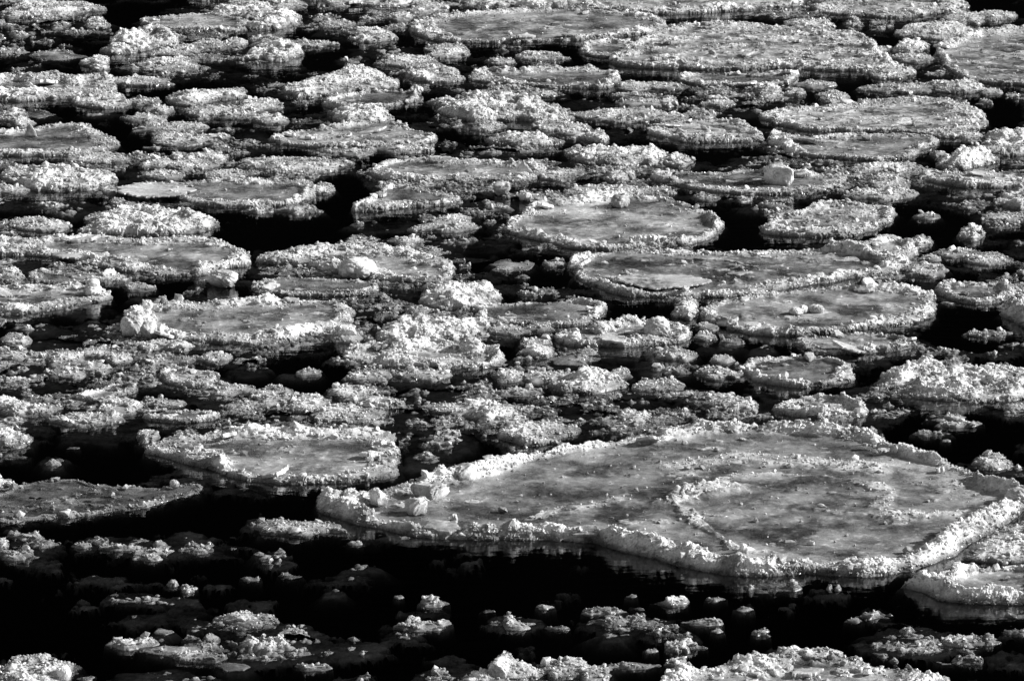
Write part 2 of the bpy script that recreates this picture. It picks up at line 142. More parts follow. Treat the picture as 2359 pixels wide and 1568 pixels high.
# loose blocks and frozen balls that rest on a floe: frame,x,y(base),half width,height(px),squareness | label
BLOCKS = """
T3,700,1240,104,122,.6|big squarish ice block lying on the dark wet floe
D,1428,476,23,32,.2|rounded pale boulder at the back of the round pan
T4,625,470,62,118,.15|tall stacked lump of two round balls at the end of a grey floe
T8,540,440,95,130,.4|bright crumbly block beside the great floe's front rim
T8,625,340,135,125,.7|largest bright block frozen at the great floe's back rim
T8,845,215,95,125,.6|chunky block between the largest block and the long back rim
T8,265,385,75,130,.6|glassy upright block in the great floe's rubbly corner
T9,1575,705,45,48,.6|tiny smooth white stone-like lump alone on the great floe
T9,2320,370,95,120,.2|smooth rounded boulder at the great floe's far tip
D,963,212,12,17,.2|round ball of ice balanced on a far pan's rim
D,822,636,45,48,.2|smooth leaning mound on the front edge of a grey floe
T7,430,1560,64,125,.1|frozen glassy ball on the dull grey corner floe
T7,1175,255,34,52,.3|small leaning knob of ice on the half-drowned floe
T6,960,588,52,62,.2|taller frozen bump among three on the big oval pan
T6,870,590,30,62,.2|narrow frozen bump beside the taller bump on the oval pan
T6,825,598,52,48,.2|low bright bump in front of the narrow frozen bump
T8,790,480,32,48,.4|small glassy cobble just inside the great floe's front rim
T8,1115,425,36,38,.5|tiny translucent ice brick alone on the great floe's sheet
D,303,770,26,52,.3|tallest white knob massed at the horseshoe floe's end
D,346,778,23,42,.35|second knob leaning on the horseshoe floe's tallest knob
D,337,712,17,26,.4|small knob on the far rim above the horseshoe floe's tallest knob
D,377,704,15,24,.5|lone white knob on the horseshoe floe's far rim
T5,55,745,80,80,.4|bright lump heap at the horseshoe floe's near rim, away from the tall knobs
T8,60,420,95,110,.5|crumbly white peak on the great floe's pointed tip
T8,915,550,45,55,.4|round snow knob topping the great floe's near rim beside the smaller cobble
T9,625,790,48,52,.6|broad translucent tooth standing on the great floe's near rim
T4,1500,400,100,105,.5|bright snow hump bridging the slab-ended floe and the dark ice wedge
T6,1590,1015,75,85,.3|tallest knob on the white cauliflower floe
T6,1890,1005,72,70,.25|rounded double-width knob in the middle of the white cauliflower floe
T6,2010,1035,50,60,.2|small smooth knob beside the cauliflower floe's rounded middle knob
T2,1265,1340,42,65,.8|bright angular cube of ice behind the round boulder pan's shoulder
T2,1110,1300,85,80,.5|pale rough block in the slush behind the round boulder pan
"""
# ---------------------------------------------------------------- small node helper
class NT:
    def __init__(self, name):
        self.m = bpy.data.materials.new(name)
        self.m.use_nodes = True
        self.t = self.m.node_tree
        self.t.nodes.clear()
        self.out = self.t.nodes.new("ShaderNodeOutputMaterial")
    def n(self, kind, **kw):
        nd = self.t.nodes.new("ShaderNode" + kind)
        for k, v in kw.items():
            setattr(nd, k, v)
        return nd
    def put(self, sock, v):
        if isinstance(v, bpy.types.NodeSocket):
            self.t.links.new(v, sock)
        elif hasattr(sock.default_value, '__len__') and not hasattr(v, '__len__'):
            k = len(sock.default_value)
            sock.default_value = (v,) * 3 + ((1.0,) if k == 4 else ())
        else:
            sock.default_value = v
    def math(self, op, a, b=0.0, clamp=False):
        nd = self.n("Math", operation=op, use_clamp=clamp)
        self.put(nd.inputs[0], a); self.put(nd.inputs[1], b)
        return nd.outputs[0]
    def ramp(self, v, a, b, c=0.0, d=1.0):
        nd = self.n("MapRange", interpolation_type='SMOOTHSTEP')
        self.put(nd.inputs[0], v)
        for i, q in enumerate((a, b, c, d)):
            self.put(nd.inputs[1 + i], q)
        return nd.outputs[0]
    def noise(self, vec, scale, detail=4.0, rough=0.55):
        nd = self.n("TexNoise")
        self.put(nd.inputs['Vector'], vec)
        nd.inputs['Scale'].default_value = scale
        nd.inputs['Detail'].default_value = detail
        nd.inputs['Roughness'].default_value = rough
        return nd.outputs[0]
    def mixf(self, f, a, b):
        nd = self.n("Mix", data_type='FLOAT')
        self.put(nd.inputs[0], f); self.put(nd.inputs[2], a); self.put(nd.inputs[3], b)
        return nd.outputs[0]

def ice_material():
    g = NT("river_ice")
    geo = g.n("NewGeometry")
    pos = geo.outputs['Position']
    sep = g.n("SeparateXYZ"); g.put(sep.inputs[0], pos)
    snow = g.n("Attribute", attribute_name="snow").outputs['Fac']
    tone = g.n("Attribute", attribute_name="tone").outputs['Fac']
    stretch = g.n("Mapping"); g.put(stretch.inputs[0], pos); stretch.inputs['Scale'].default_value = (1.0, 0.85, 1.0)
    sv = stretch.outputs[0]
    broad = g.noise(sv, 2.2, 5.0, 0.6)
    fine = g.noise(sv, 16.0, 5.0, 0.65)
    grit = g.noise(pos, 60.0, 3.0, 0.6)
    # snow cover: the modelled cover broken up by grain
    s = g.math('ADD', snow, g.math('MULTIPLY', g.math('SUBTRACT', fine, 0.5), 0.9))
    s = g.ramp(s, 0.25, 0.75)
    # patches and flecks of frost on the clear ice
    fr1 = g.noise(sv, 5.5, 6.0, 0.7)
    fr2 = g.noise(sv, 38.0, 4.0, 0.6)
    frost = g.math('ADD', g.ramp(fr1, 0.48, 0.68, 0.0, 0.62), g.ramp(fr2, 0.56, 0.72, 0.0, 0.6))
    frost = g.math('MULTIPLY', frost, g.ramp(broad, 0.36, 0.62, 0.15, 1.0), clamp=True)
    s = g.math('MAXIMUM', s, frost)
    # clear grey ice: milky and glassy areas, white bubbles and flecks frozen in
    milky = g.ramp(broad, 0.34, 0.66, 0.5, 1.4)
    flecks = g.ramp(fine, 0.53, 0.68, 0.0, 1.0)
    glass = g.ramp(g.noise(sv, 1.1, 7.0, 0.66), 0.38, 0.58, 0.45, 1.15)       # darker glassy areas
    ice = g.math('MULTIPLY', g.math('ADD', g.math('MULTIPLY', tone, milky), g.math('MULTIPLY', flecks, tone)), glass)
    damp = g.ramp(g.noise(pos, 3.6, 6.0, 0.68), 0.36, 0.6, 0.36, 1.0)
    crust = g.math('MULTIPLY', g.ramp(grit, 0.3, 0.7, 0.68, 0.93), damp)
    col = g.mixf(s, ice, crust)
    wet = g.ramp(g.math('ADD', sep.outputs['Z'], g.math('MULTIPLY', g.math('SUBTRACT', broad, 0.5), 0.03)), 0.004, 0.045)                 # soaked band along the waterline, its dark also stands in for undercut shade
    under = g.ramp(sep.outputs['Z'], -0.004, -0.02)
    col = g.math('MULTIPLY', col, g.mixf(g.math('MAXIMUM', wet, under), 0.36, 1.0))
    crest_tone = g.ramp(g.math('ADD', sep.outputs['Z'], g.math('MULTIPLY', g.math('SUBTRACT', fr1, 0.5), 0.08)), 0.0, 0.1, 0.55, 1.0)   # snow paler towards the crests, darker low down
    col = g.math('MULTIPLY', col, g.mixf(s, 1.0, crest_tone))
    p = g.n("BsdfPrincipled")
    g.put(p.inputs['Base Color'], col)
    g.put(p.inputs['Roughness'], g.mixf(s, g.ramp(fine, 0.35, 0.7, 0.2, 0.5), g.ramp(g.noise(pos, 90.0, 2.0, 0.5), 0.42, 0.58, 0.1, 0.55)))
    p.inputs['IOR'].default_value = 1.31
    b1 = g.n("Bump"); b1.inputs['Strength'].default_value = 0.35; b1.inputs['Distance'].default_value = 0.01
    g.put(b1.inputs['Height'], g.math('ADD', g.math('MULTIPLY', fine, 0.7), g.math('MULTIPLY', grit, 0.5)))
    g.put(p.inputs['Normal'], b1.outputs[0])
    p.inputs['Subsurface Weight'].default_value = SSS
    p.inputs['Subsurface Radius'].default_value = (1, 1, 1)
    p.inputs['Subsurface Scale'].default_value = 0.018
    g.put(g.out.inputs[0], p.outputs[0])
    return g.m

def water_material():
    g = NT("black_water")
    geo = g.n("NewGeometry")
    mp = g.n("Mapping"); g.put(mp.inputs[0], geo.outputs['Position']); mp.inputs['Scale'].default_value = (1.0, 3.0, 1.0)
    rip = g.math('ADD', g.noise(mp.outputs[0], 2.5, 4.0, 0.5), g.math('MULTIPLY', g.noise(mp.outputs[0], 14.0, 2.0, 0.5), 0.12))
    b = g.n("Bump"); b.inputs['Strength'].default_value = 0.16; b.inputs['Distance'].default_value = 0.03
    g.put(b.inputs['Height'], rip)
    fr = g.n("Fresnel"); fr.inputs[0].default_value = 1.33
    gl = g.n("BsdfGlossy"); gl.inputs['Roughness'].default_value = 0.03
    gl.inputs[0].default_value = (1, 1, 1, 1)
    g.put(gl.inputs['Normal'], b.outputs[0])
    tr = g.n("BsdfTransparent")
    mx = g.n("MixShader")
    g.put(mx.inputs[0], fr.outputs[0]); g.put(mx.inputs[1], tr.outputs[0]); g.put(mx.inputs[2], gl.outputs[0])
    g.put(g.out.inputs['Surface'], mx.outputs[0])
    va = g.n("VolumeAbsorption"); va.inputs[0].default_value = (0, 0, 0, 1); va.inputs[1].default_value = 9.0
    g.put(g.out.inputs['Volume'], va.outputs[0])
    return g.m

def plain_material(name, c, rough=0.9, var=0.5, scale=0.2):
    g = NT(name)
    geo = g.n("NewGeometry")
    nz = g.noise(geo.outputs['Position'], scale, 6.0, 0.6)
    p = g.n("BsdfPrincipled")
    g.put(p.inputs['Base Color'], g.ramp(nz, 0.3, 0.7, c * (1 - var), c * (1 + var)))
    p.inputs['Roughness'].default_value = rough
    p.inputs['Specular IOR Level'].default_value = 0.0
    g.put(g.out.inputs[0], p.outputs[0])
    return g.m

SSS = 0.6
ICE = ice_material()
WATER = water_material()
BED = plain_material("river_mud", 0.015)
HILL_DARK = plain_material("unseen_hill_dark", 0.003, 1.0, 0.6, 0.15)  # near-black for the added hill, keeps its mirror image in the water dark

# ---------------------------------------------------------------- mesh helpers
def make_mesh(name, v, faces, snow=None, tone=None, smooth=None):
    """faces: list of int arrays (n,3) or (n,4); smooth: list of bools, one per array"""
    me = bpy.data.meshes.new(name)
    v = np.ascontiguousarray(v, dtype=np.float32)
    faces = [np.asarray(f, dtype=np.int32) for f in faces]
    loops = np.concatenate([f.ravel() for f in faces])
    counts = np.concatenate([np.full(len(f), f.shape[1], np.int32) for f in faces])
    starts = np.concatenate([[0], np.cumsum(counts)[:-1]]).astype(np.int32)
    me.vertices.add(len(v)); me.vertices.foreach_set("co", v.ravel())
    me.loops.add(len(loops)); me.loops.foreach_set("vertex_index", loops)
    me.polygons.add(len(counts)); me.polygons.foreach_set("loop_start", starts)
    if smooth is None:
        smooth = [False] * len(faces)
    sm = np.concatenate([np.full(len(f), bool(s)) for f, s in zip(faces, smooth)])
    me.polygons.foreach_set("use_smooth", sm)
    for nm, arr in (("snow", snow), ("tone", tone)):
        if arr is not None:
            a = me.attributes.new(nm, 'FLOAT', 'POINT')
            a.data.foreach_set("value", np.ascontiguousarray(np.broadcast_to(arr, len(v)), dtype=np.float32))
    me.update(calc_edges=True)
    return me

def link(name, me, mat, parent=None, loc=(0, 0, 0)):
    if me is not None and mat is not None:
        me.materials.append(mat)
    o = bpy.data.objects.new(name, me)
    scene.collection.objects.link(o)
    o.location = loc
    o.parent = parent
    return o

def tag(o, label, cat, group=None):
    o["label"] = label; o["category"] = cat
    if group:
        o["group"] = group
    return o

# ---------------------------------------------------------------- noise
def hsh(ix, iy, seed):
    h = (ix.astype(np.int64) * 374761393 + iy.astype(np.int64) * 668265263 + int(seed) * 1442695041) & 0xffffffff
    h = ((h ^ (h >> 13)) * 1274126177) & 0xffffffff
    h = ((h ^ (h >> 16)) * 2246822519) & 0xffffffff
    return ((h ^ (h >> 15)) & 0xffffff) / float(0xffffff)

def vn(x, y, seed):
    ix, iy = np.floor(x), np.floor(y)
    fx, fy = x - ix, y - iy
    fx = fx * fx * fx * (fx * (fx * 6 - 15) + 10); fy = fy * fy * fy * (fy * (fy * 6 - 15) + 10)
    a, b = hsh(ix, iy, seed), hsh(ix + 1, iy, seed)
    c, d = hsh(ix, iy + 1, seed), hsh(ix + 1, iy + 1, seed)
    return (a + (b - a) * fx) * (1 - fy) + (c + (d - c) * fx) * fy

def fbm(x, y, seed, octv=4, gain=0.5):
    s, a, t = 0.0, 1.0, 0.0
    for k in range(octv):
        s = s + a * vn(x * 2 ** k + 17.3 * k, y * 2 ** k - 9.1 * k, seed + k); t += a; a *= gain
    return s / t                                                  # 0..1

def knobs(x, y, cell, seed):
    """rounded random knobs, 0..1"""
    u, w = x / cell, y / cell
    iu, iw = np.floor(u), np.floor(w)
    best = np.zeros_like(u)
    for dx in (-1, 0, 1):
        for dy in (-1, 0, 1):
            cx, cy = iu + dx, iw + dy
            px, py = cx + hsh(cx, cy, seed), cy + hsh(cx, cy, seed + 1)
            r = 0.35 + 0.6 * hsh(cx, cy, seed + 2)
            q = 1 - ((u - px) ** 2 + (w - py) ** 2) / (r * r)
            best = np.maximum(best, np.sqrt(np.maximum(q, 0)) * r * (0.4 + 0.6 * hsh(cx, cy, seed + 3)))
    return best / 0.95

def ss(x, a, b):
    t = np.clip((x - a) / (b - a), 0, 1)
    return t * t * (3 - 2 * t)

def lumpy(x, y, seed):
    wx = x + 0.03 * (fbm(x * 14, y * 14, seed + 50, 2) - 0.5)
    wy = y + 0.03 * (fbm(x * 14, y * 14, seed + 60, 2) - 0.5)
    L = 0.5 * knobs(wx, wy, 0.17, seed) + 0.32 * knobs(wx, wy, 0.08, seed + 10) + 0.2 * knobs(wx, wy, 0.036, seed + 20)
    return L + 0.12 * (fbm(x * 30, y * 30, seed + 30, 2) - 0.5)

# ---------------------------------------------------------------- survey to water plane
FRAMES = {'D': (2359 / 4096, 0, 0)}
for k, (ox, oy) in enumerate(((0, 0), (1350, 0), (2696, 0), (0, 900), (1350, 900), (2696, 900), (0, 1793), (1350, 1793), (2696, 1793))):
    FRAMES['T%d' % (k + 1)] = (2359 / 1400, ox, oy)
CP, SP = math.cos(PITCH), math.sin(PITCH)

def survey(frame, pts):
    s, ox, oy = FRAMES[frame]
    return np.asarray(pts, float) / s + np.array([ox, oy])

def ground(p, z=0.0):
    p = np.atleast_2d(np.asarray(p, float))
    nx = (p[:, 0] / 4096 - 0.5) * 36 / LENS
    ny = -(p[:, 1] - 1361.5) / 4096 * 36 / LENS
    dy, dz = CP + ny * SP, -SP + ny * CP
    t = (z - CAM_H) / dz
    return np.stack([nx * t, dy * t], 1)

def px_size(p):
    """metres per survey pixel at a point"""
    g = ground(p)[0]
    return math.hypot(g[1], CAM_H) * 36 / LENS / 4096

def smooth_poly(p, k):
    n = len(p); out = []
    for i in range(n):
        a, b, c, d = p[i - 1], p[i], p[(i + 1) % n], p[(i + 2) % n]
        for t in np.arange(k) / k:
            out.append(0.5 * (2 * b + (c - a) * t + (2 * a - 5 * b + 4 * c - d) * t * t + (3 * b - a - 3 * c + d) * t ** 3))
    return np.array(out)

def outline(p, h):
    """survey outline -> ground outline: near edge read at the waterline, far edge at the crest"""
    y0, y1 = p[:, 1].min(), p[:, 1].max()
    t = ss((y1 - p[:, 1]) / max(y1 - y0, 1e-6), 0.25, 0.9)
    return np.array([ground(q, h * w)[0] for q, w in zip(p, t)])

def sdist(x, y, poly):
    best = np.full(x.shape, 1e9); inside = np.zeros(x.shape, bool)
    n = len(poly)
    for i in range(n):
        (ax, ay), (bx, by) = poly[i], poly[(i + 1) % n]
        ex, ey = bx - ax, by - ay
        L = ex * ex + ey * ey + 1e-12
        t = np.clip(((x - ax) * ex + (y - ay) * ey) / L, 0, 1)
        best = np.minimum(best, (x - ax - t * ex) ** 2 + (y - ay - t * ey) ** 2)
        c = (ay > y) != (by > y)
        xi = ax + (y - ay) / (ey if abs(ey) > 1e-12 else 1e-12) * ex
        inside ^= c & (x < xi)
    d = np.sqrt(best)
    return np.where(inside, d, -d)

# ---------------------------------------------------------------- solids
def icosphere(sub):
    t = (1 + 5 ** 0.5) / 2
    v = np.array([(-1, t, 0), (1, t, 0), (-1, -t, 0), (1, -t, 0), (0, -1, t), (0, 1, t), (0, -1, -t), (0, 1, -t), (t, 0, -1), (t, 0, 1), (-t, 0, -1), (-t, 0, 1)], float)
    f = np.array([(0, 11, 5), (0, 5, 1), (0, 1, 7), (0, 7, 10), (0, 10, 11), (1, 5, 9), (5, 11, 4), (11, 10, 2), (10, 7, 6), (7, 1, 8), (3, 9, 4), (3, 4, 2), (3, 2, 6), (3, 6, 8), (3, 8, 9), (4, 9, 5), (2, 4, 11), (6, 2, 10), (8, 6, 7), (9, 8, 1)])
    v /= np.linalg.norm(v, axis=1, keepdims=True)
    for _ in range(sub):
        e = np.sort(np.concatenate([f[:, [0, 1]], f[:, [1, 2]], f[:, [2, 0]]]), axis=1)
        u, inv = np.unique(e, axis=0, return_inverse=True)
        inv = inv.ravel()
        m = v[u].mean(axis=1); m /= np.linalg.norm(m, axis=1, keepdims=True)
        n, k = len(f), len(v)
        a, b, c = inv[:n] + k, inv[n:2 * n] + k, inv[2 * n:] + k
        v = np.concatenate([v, m])
        f = np.concatenate([np.stack([f[:, 0], a, c], 1), np.stack([f[:, 1], b, a], 1), np.stack([f[:, 2], c, b], 1), np.stack([a, b, c], 1)])
    return v, f
ICO0, ICO1, ICO4 = icosphere(0), icosphere(1), icosphere(4)

def crumbs(pts, rng, r0=0.005, r1=0.03, base=None, lift=0.3, flat=0.8):
    """angular ice grains, one merged soup of vertices and triangles"""
    n = len(pts)
    bv, bf = ICO0 if base is None else base
    m = len(bv)
    r = r0 + (r1 - r0) * rng.random(n) ** 3.0
    if m > 12:                                                   # bigger bits keep a blocky outline
        v = bv[None] * (0.8 + 0.28 * rng.random((n, m, 1)))
        v = np.sign(v) * np.abs(v) ** 0.75
    else:
        v = bv[None] * (0.55 + 0.7 * rng.random((n, m, 1)))
    v = v * (0.55 + 0.9 * rng.random((n, 1, 3)))
    q = rng.normal(size=(n, 4)); q /= np.linalg.norm(q, axis=1, keepdims=True)
    w, x, y, z = q.T
    R = np.stack([1 - 2 * (y * y + z * z), 2 * (x * y - z * w), 2 * (x * z + y * w), 2 * (x * y + z * w), 1 - 2 * (x * x + z * z), 2 * (y * z - x * w), 2 * (x * z - y * w), 2 * (y * z + x * w), 1 - 2 * (x * x + y * y)], 1).reshape(n, 3, 3)
    v = np.einsum('nij,nkj->nki', R, v) * r[:, None, None]
    v[:, :, 2] *= flat
    v = v + pts[:, None, :] + np.array([0, 0, 1.0]) * (r * lift)[:, None, None]
    f = bf[None] + (np.arange(n) * m)[:, None, None]
    return v.reshape(-1, 3), f.reshape(-1, 3)

def blob_mesh(name, rx, ry, rz, square, seed, tone=0.5, snow=0.8, grains=1.0):
    rng = np.random.default_rng(seed)
    v, f = ICO4
    e = 1 - 0.55 * square
    w = np.sign(v) * np.abs(v) ** e
    w /= (np.abs(w) ** (2 / e)).sum(1, keepdims=True) ** (e / 2)
    d = fbm(v[:, 0] * 2 + 5 + v[:, 2], v[:, 1] * 2 + v[:, 2] * 1.7, seed, 4, 0.55) - 0.5
    d2 = lumpy(v[:, 0] * 0.35 + v[:, 2] * 0.2, v[:, 1] * 0.35 + v[:, 2] * 0.3, seed) * 0.34
    if square > 0.3:                                             # broken facets
        for _ in range(9):
            nrm = rng.normal(size=3); nrm[2] *= 0.6; nrm /= np.linalg.norm(nrm)
            c = 0.58 + 0.28 * rng.random()
            over = np.maximum(w @ nrm - c, 0)
            w = w - over[:, None] * nrm[None] * 0.9
    amp = 0.34 if square > 0.05 else 0.14
    w = w * (1 + amp * d + d2 * (1 if square > 0.12 else 0.3))[:, None]
    p = w * np.array([rx, ry, rz]) + np.array([0, 0, rz * 0.66])
    vs_, fs = [p], [f]
    sn = [np.full(len(p), snow)]
    k = int(grains * 900 * (rx * ry + rx * rz + ry * rz) * 4)
    if k > 0:
        idx = rng.integers(0, len(p), k); idx = idx[p[idx, 2] > 0.02]
        cv, cf = crumbs(p[idx], rng, 0.004, 0.018)
        vs_.append(cv); fs.append(cf + len(p)); sn.append(np.full(len(cv), 1.0))
    return make_mesh(name, np.concatenate(vs_), fs, np.concatenate(sn), tone, [True, False][:len(fs)])

def slab_mesh(name, L, W, T, rng, tri=False, tone=0.5, snow=0.55, worn=False):
    n = 3 if tri else 15 if worn else int(rng.integers(5, 9))
    a = np.sort(np.linspace(0, 2 * np.pi, n, endpoint=False) + rng.normal(0, 0.06 if worn else 0.25 if not tri else 0.1, n))
    ring = np.stack([np.cos(a) * L * (0.8 + 0.4 * rng.random(n)), np.sin(a) * W * (0.8 + 0.4 * rng.random(n))], 1)
    pts = []
    for i in range(n):                                           # nibbled edges
        p, q = ring[i], ring[(i + 1) % n]
        k = 6
        for t in np.arange(k) / k:
            pts.append(p + (q - p) * t + rng.normal(0, 0.035 * min(L, W) + 0.003, 2))
    pts = np.array(pts); m = len(pts)
    rows = []
    for (sc, z) in ((0.0, -0.5), (0.6, -0.5), (0.985, -0.45), (1.0, 0.0), (0.97, 0.42), (0.6, 0.5), (0.0, 0.5)):
        zz = z * T * (1 + (0.15 * rng.normal(0, 1, m) if sc > 0.9 else 0)) * np.ones(m)
        rows.append(np.column_stack([pts * sc, zz + 0.06 * W * ((pts[:, 0] * sc / L) ** 2)]))
    v = np.concatenate(rows)
    f = []
    for r in range(len(rows) - 1):
        i = np.arange(m); j = (i + 1) % m
        f.append(np.stack([r * m + i, r * m + j, (r + 1) * m + j, (r + 1) * m + i], 1))
    return make_mesh(name, v, [np.concatenate(f)], snow, tone)

# ---------------------------------------------------------------- height-field ice
EXTRA = {}                                                        # survey lines of the ridges frozen into one floe
def ice_field(poly, kind, P, seed, dist):
    """returns local vertices, quads and the fields of one floe; poly is in world XY"""
    c = (poly.min(0) + poly.max(0)) / 2
    pl = poly - c
    size = pl.max(0) - pl.min(0)
    skirt = {'dome': 0.16, 'mush': 0.14, 'pan': 0.1, 'rubble': 0.12, 'crust': 0.12, 'cake': 0.16}[kind]
    skirt = min(skirt, 0.5 * size[0])
    px = dist * 36 / LENS / 1024
    gx, gy = 1.15 * px, 1.5 * px
    if size[0] < 0.5:
        gx *= 0.7; gy *= 0.7
    mg = skirt + 0.2 * min(1.0, size.min() / 0.8) + 0.02
    xs = np.arange(-size[0] / 2 - mg, size[0] / 2 + mg + gx, gx)
    ys = np.arange(-size[1] / 2 - mg, size[1] / 2 + mg + gy, gy)
    X, Y = np.meshgrid(xs, ys)
    # jitter the lattice so that no rows show
    X = X + (hsh(np.round(X / gx), np.round(Y / gy), seed) - 0.5) * gx * 0.6
    Y = Y + (hsh(np.round(X / gx), np.round(Y / gy), seed + 5) - 0.5) * gy * 0.6
    sd = sdist(X, Y, pl)
    wx, wy = X + c[0], Y + c[1]
    sc = min(1.0, size.min() / 0.8)
    rag = 1.7 if kind in ('crust', 'mush') else 1.0
    sc = sc * rag
    sd = sd + 0.14 * sc * (fbm(wx * 2.6, wy * 2.6, seed, 3) - 0.5) + 0.06 * sc * (fbm(wx * 11, wy * 11, seed + 3, 3) - 0.5)
    L = lumpy(wx, wy, seed)
    big = fbm(wx * 1.3, wy * 1.3, seed + 7, 3)
    mid = fbm(wx * 4.5, wy * 4.5, seed + 8, 4)
    H = P['h']
    Rin = max(0.03, min(0.4, 0.5 * size.min()))
    tone = np.full(X.shape, P.get('tone', 0.4))
    if kind in ('pan', 'rubble'):
        rv = fbm(wx * 1.4, wy * 1.4, seed + 9, 3)
        w = 0.85 * P['rw'] * (0.4 + 1.3 * ss(rv, 0.25, 0.75))
        t = sd / w
        out_w = np.maximum(max(0.55, 0.8 * H / P['rw']), 0.085 / w)
        env = np.sqrt(ss(t, -0.12, out_w)) * (1 - ss(t, out_w, out_w + 0.7))
        rv2 = ss(fbm(wx * 2.1, wy * 2.1, seed + 14, 3), 0.3, 0.7)
        rim = env * (H * (0.15 + 0.75 * rv2) + 1.2 * min(H, 0.08) * L * env * (0.35 + rv2))
        z0 = 0.02 + 0.012 * (mid - 0.5)
        thr = 1 - P['sp']
        f1 = 0.55 * fbm(wx * 2.0, wy * 3.4, seed + 11, 4, 0.6) + 0.45 * fbm(wx * 7, wy * 9, seed + 12, 3)
        lo = 0.28 + 0.42 * thr
        patch = ss(f1, lo, lo + 0.1) * ss(sd, 0.0, 0.1)
        if kind == 'rubble':
            patch = np.maximum(patch, 0.8 * ss(L, 0.45, 0.7))
        z = z0 + rim + patch * (0.006 + (0.02 if kind == 'pan' else min(0.06, 0.9 * H)) * L)
        snow = np.maximum(np.maximum(ss(env, 0.12, 0.45), patch * 0.9), 0.62 * (1 - ss(sd, 0.5 * w, 0.5 * w + P.get('fr', min(0.5, 0.2 * size.min())))) * (sd > 0))
        rough = np.maximum(ss(env, 0.1, 0.5), patch * (0.15 if kind == 'pan' else 0.5)) + 0.03
        for (line, lw, lh, amt) in P.get('ridges', ()):
            q = np.min([seg_dist(X, Y, line[i] - c, line[i + 1] - c) for i in range(len(line) - 1)], axis=0)
            q = np.abs(q + 0.2 * (fbm(wx * 3, wy * 3, seed + 15, 4, 0.65) - 0.5))
            e = 1 - ss(q, 0.25 * lw, lw)
            e = e * ss(fbm(wx * 1.9, wy * 1.9, seed + 16, 3), 0.16, 0.4)
            z = z + lh * e * (0.3 + L)
            snow = np.maximum(snow, amt * e * ss(mid + 0.35 * e, 0.5, 0.7))
            rough = np.maximum(rough, 0.45 * e * (lh > 0.02))
        edge = np.where(sd < 0.03, (sd - 0.03) * 1.5, 0)
        z = z + edge
        patchy = ss(sd, 0.0, w * 0.7)
        tone = tone * 0.95 * (0.8 + 0.4 * big)
    elif kind == 'crust':
        t = np.clip(sd / max(Rin * 0.9, min(1.5 * H, 0.9 * Rin + 0.2)), -1, 1)
        dome = np.sqrt(np.maximum(ss(t, -0.05, 0.6), 0))
        cl = ss(0.55 * big + 0.55 * mid, 0.36, 0.7)                   # heaped clusters with wet hollows between
        z = 0.012 + dome * (0.014 + H * (0.08 + 0.75 * cl) + min(1.3 * H, 0.1) * L * (0.25 + 0.95 * cl)) + np.where(sd < 0, sd * 1.2, 0)
        snow = ss(z, 0.005, 0.03) * (0.2 + 0.8 * ss(0.7 * mid + 0.6 * L, 0.3, 0.6)) * P.get('white', 1.0)
        tone = tone * 0.85
        patchy = dome
    elif kind == 'mush':
        e = ss(sd, -0.02, 0.16 * max(sc, 0.3))
        caps = ss(0.6 * fbm(wx * 3.2, wy * 5.0, seed + 11, 4, 0.6) + 0.55 * L, 0.42 + P.get('cap', 0.0), 0.76 + P.get('cap', 0.0))
        z = -0.028 + (H * 1.15 + 0.03) * e * caps * (0.35 + 0.9 * L) + 0.018 * e * mid + np.where(sd < 0.03, (sd - 0.03) * 0.7, 0)
        snow = ss(z, 0.0, 0.045) * (0.45 + 0.55 * ss(mid + 0.4 * L, 0.4, 0.7))
        tone = tone * 1.1
        patchy = e
    elif kind == 'cake':                                           # smooth grey cake
        t = np.clip(sd / Rin, -1, 1)
        z = 0.005 + 0.8 * H * np.sqrt(ss(t, 0, 0.9)) * (0.75 + 0.4 * big) + 0.02 * L * ss(sd, 0, 0.05) * (mid > 0.55) + np.where(sd < 0, sd * 1.0, 0)
        snow = ss(mid + 0.5 * (1 - ss(t, 0, 0.5)), 0.65, 0.85) * (sd > 0) * 0.7
        patchy = ss(t, 0, 1)
    else:                                                          # dome: white cap on a sunken skirt
        t = sd / Rin
        cap = np.sqrt(ss(t, -0.05, 0.4)) * (0.3 + 0.7 * ss(fbm(wx * 7, wy * 5, seed + 18, 3) + 0.2 * t, 0.4, 0.6))
        z = -0.008 + 0.016 * (mid - 0.5) + H * cap * (0.3 + 0.5 * big + 1.3 * L) + np.where(sd < 0.0, sd * (0.9 + 2.2 * mid), 0)
        z = z + 0.035 * (fbm(wx * 13, wy * 13, seed + 19, 3) - 0.5)
        z = np.where(z < -0.008, -0.008 + (z + 0.008) * 4, z)
        snow = ss(z, 0.0, 0.025)
        tone = tone * 1.2
        patchy = cap
    if kind not in ('pan', 'rubble'):
        rough = np.ones_like(z)
    for _ in range(9 if kind in ('pan', 'rubble', 'crust') else 0):                                             # no face steeper than loose crust can stand
        for ax, st in ((0, 0.8 * gy), (1, gx)):
            for sh in (1, -1):
                nb = np.roll(z, sh, axis=ax)
                z = np.minimum(z, nb + 1.6 * st)
    keep = (z > -0.24) & (sd > -skirt)
    q = keep[:-1, :-1] & keep[1:, :-1] & keep[:-1, 1:] & keep[1:, 1:]
    ny, nx = X.shape
    idx = np.arange(ny * nx).reshape(ny, nx)
    quads = np.stack([idx[:-1, :-1][q], idx[:-1, 1:][q], idx[1:, 1:][q], idx[1:, :-1][q]], 1)
    V = np.stack([X.ravel(), Y.ravel(), z.ravel()], 1)
    # sideways roughness so that walls are not straight columns
    k = snow.ravel() * (V[:, 2] > 0.0)
    V[:, 0] += k * 0.03 * (vn(wx.ravel() * 20, z.ravel() * 45 + wy.ravel() * 6, seed + 21) - 0.5)
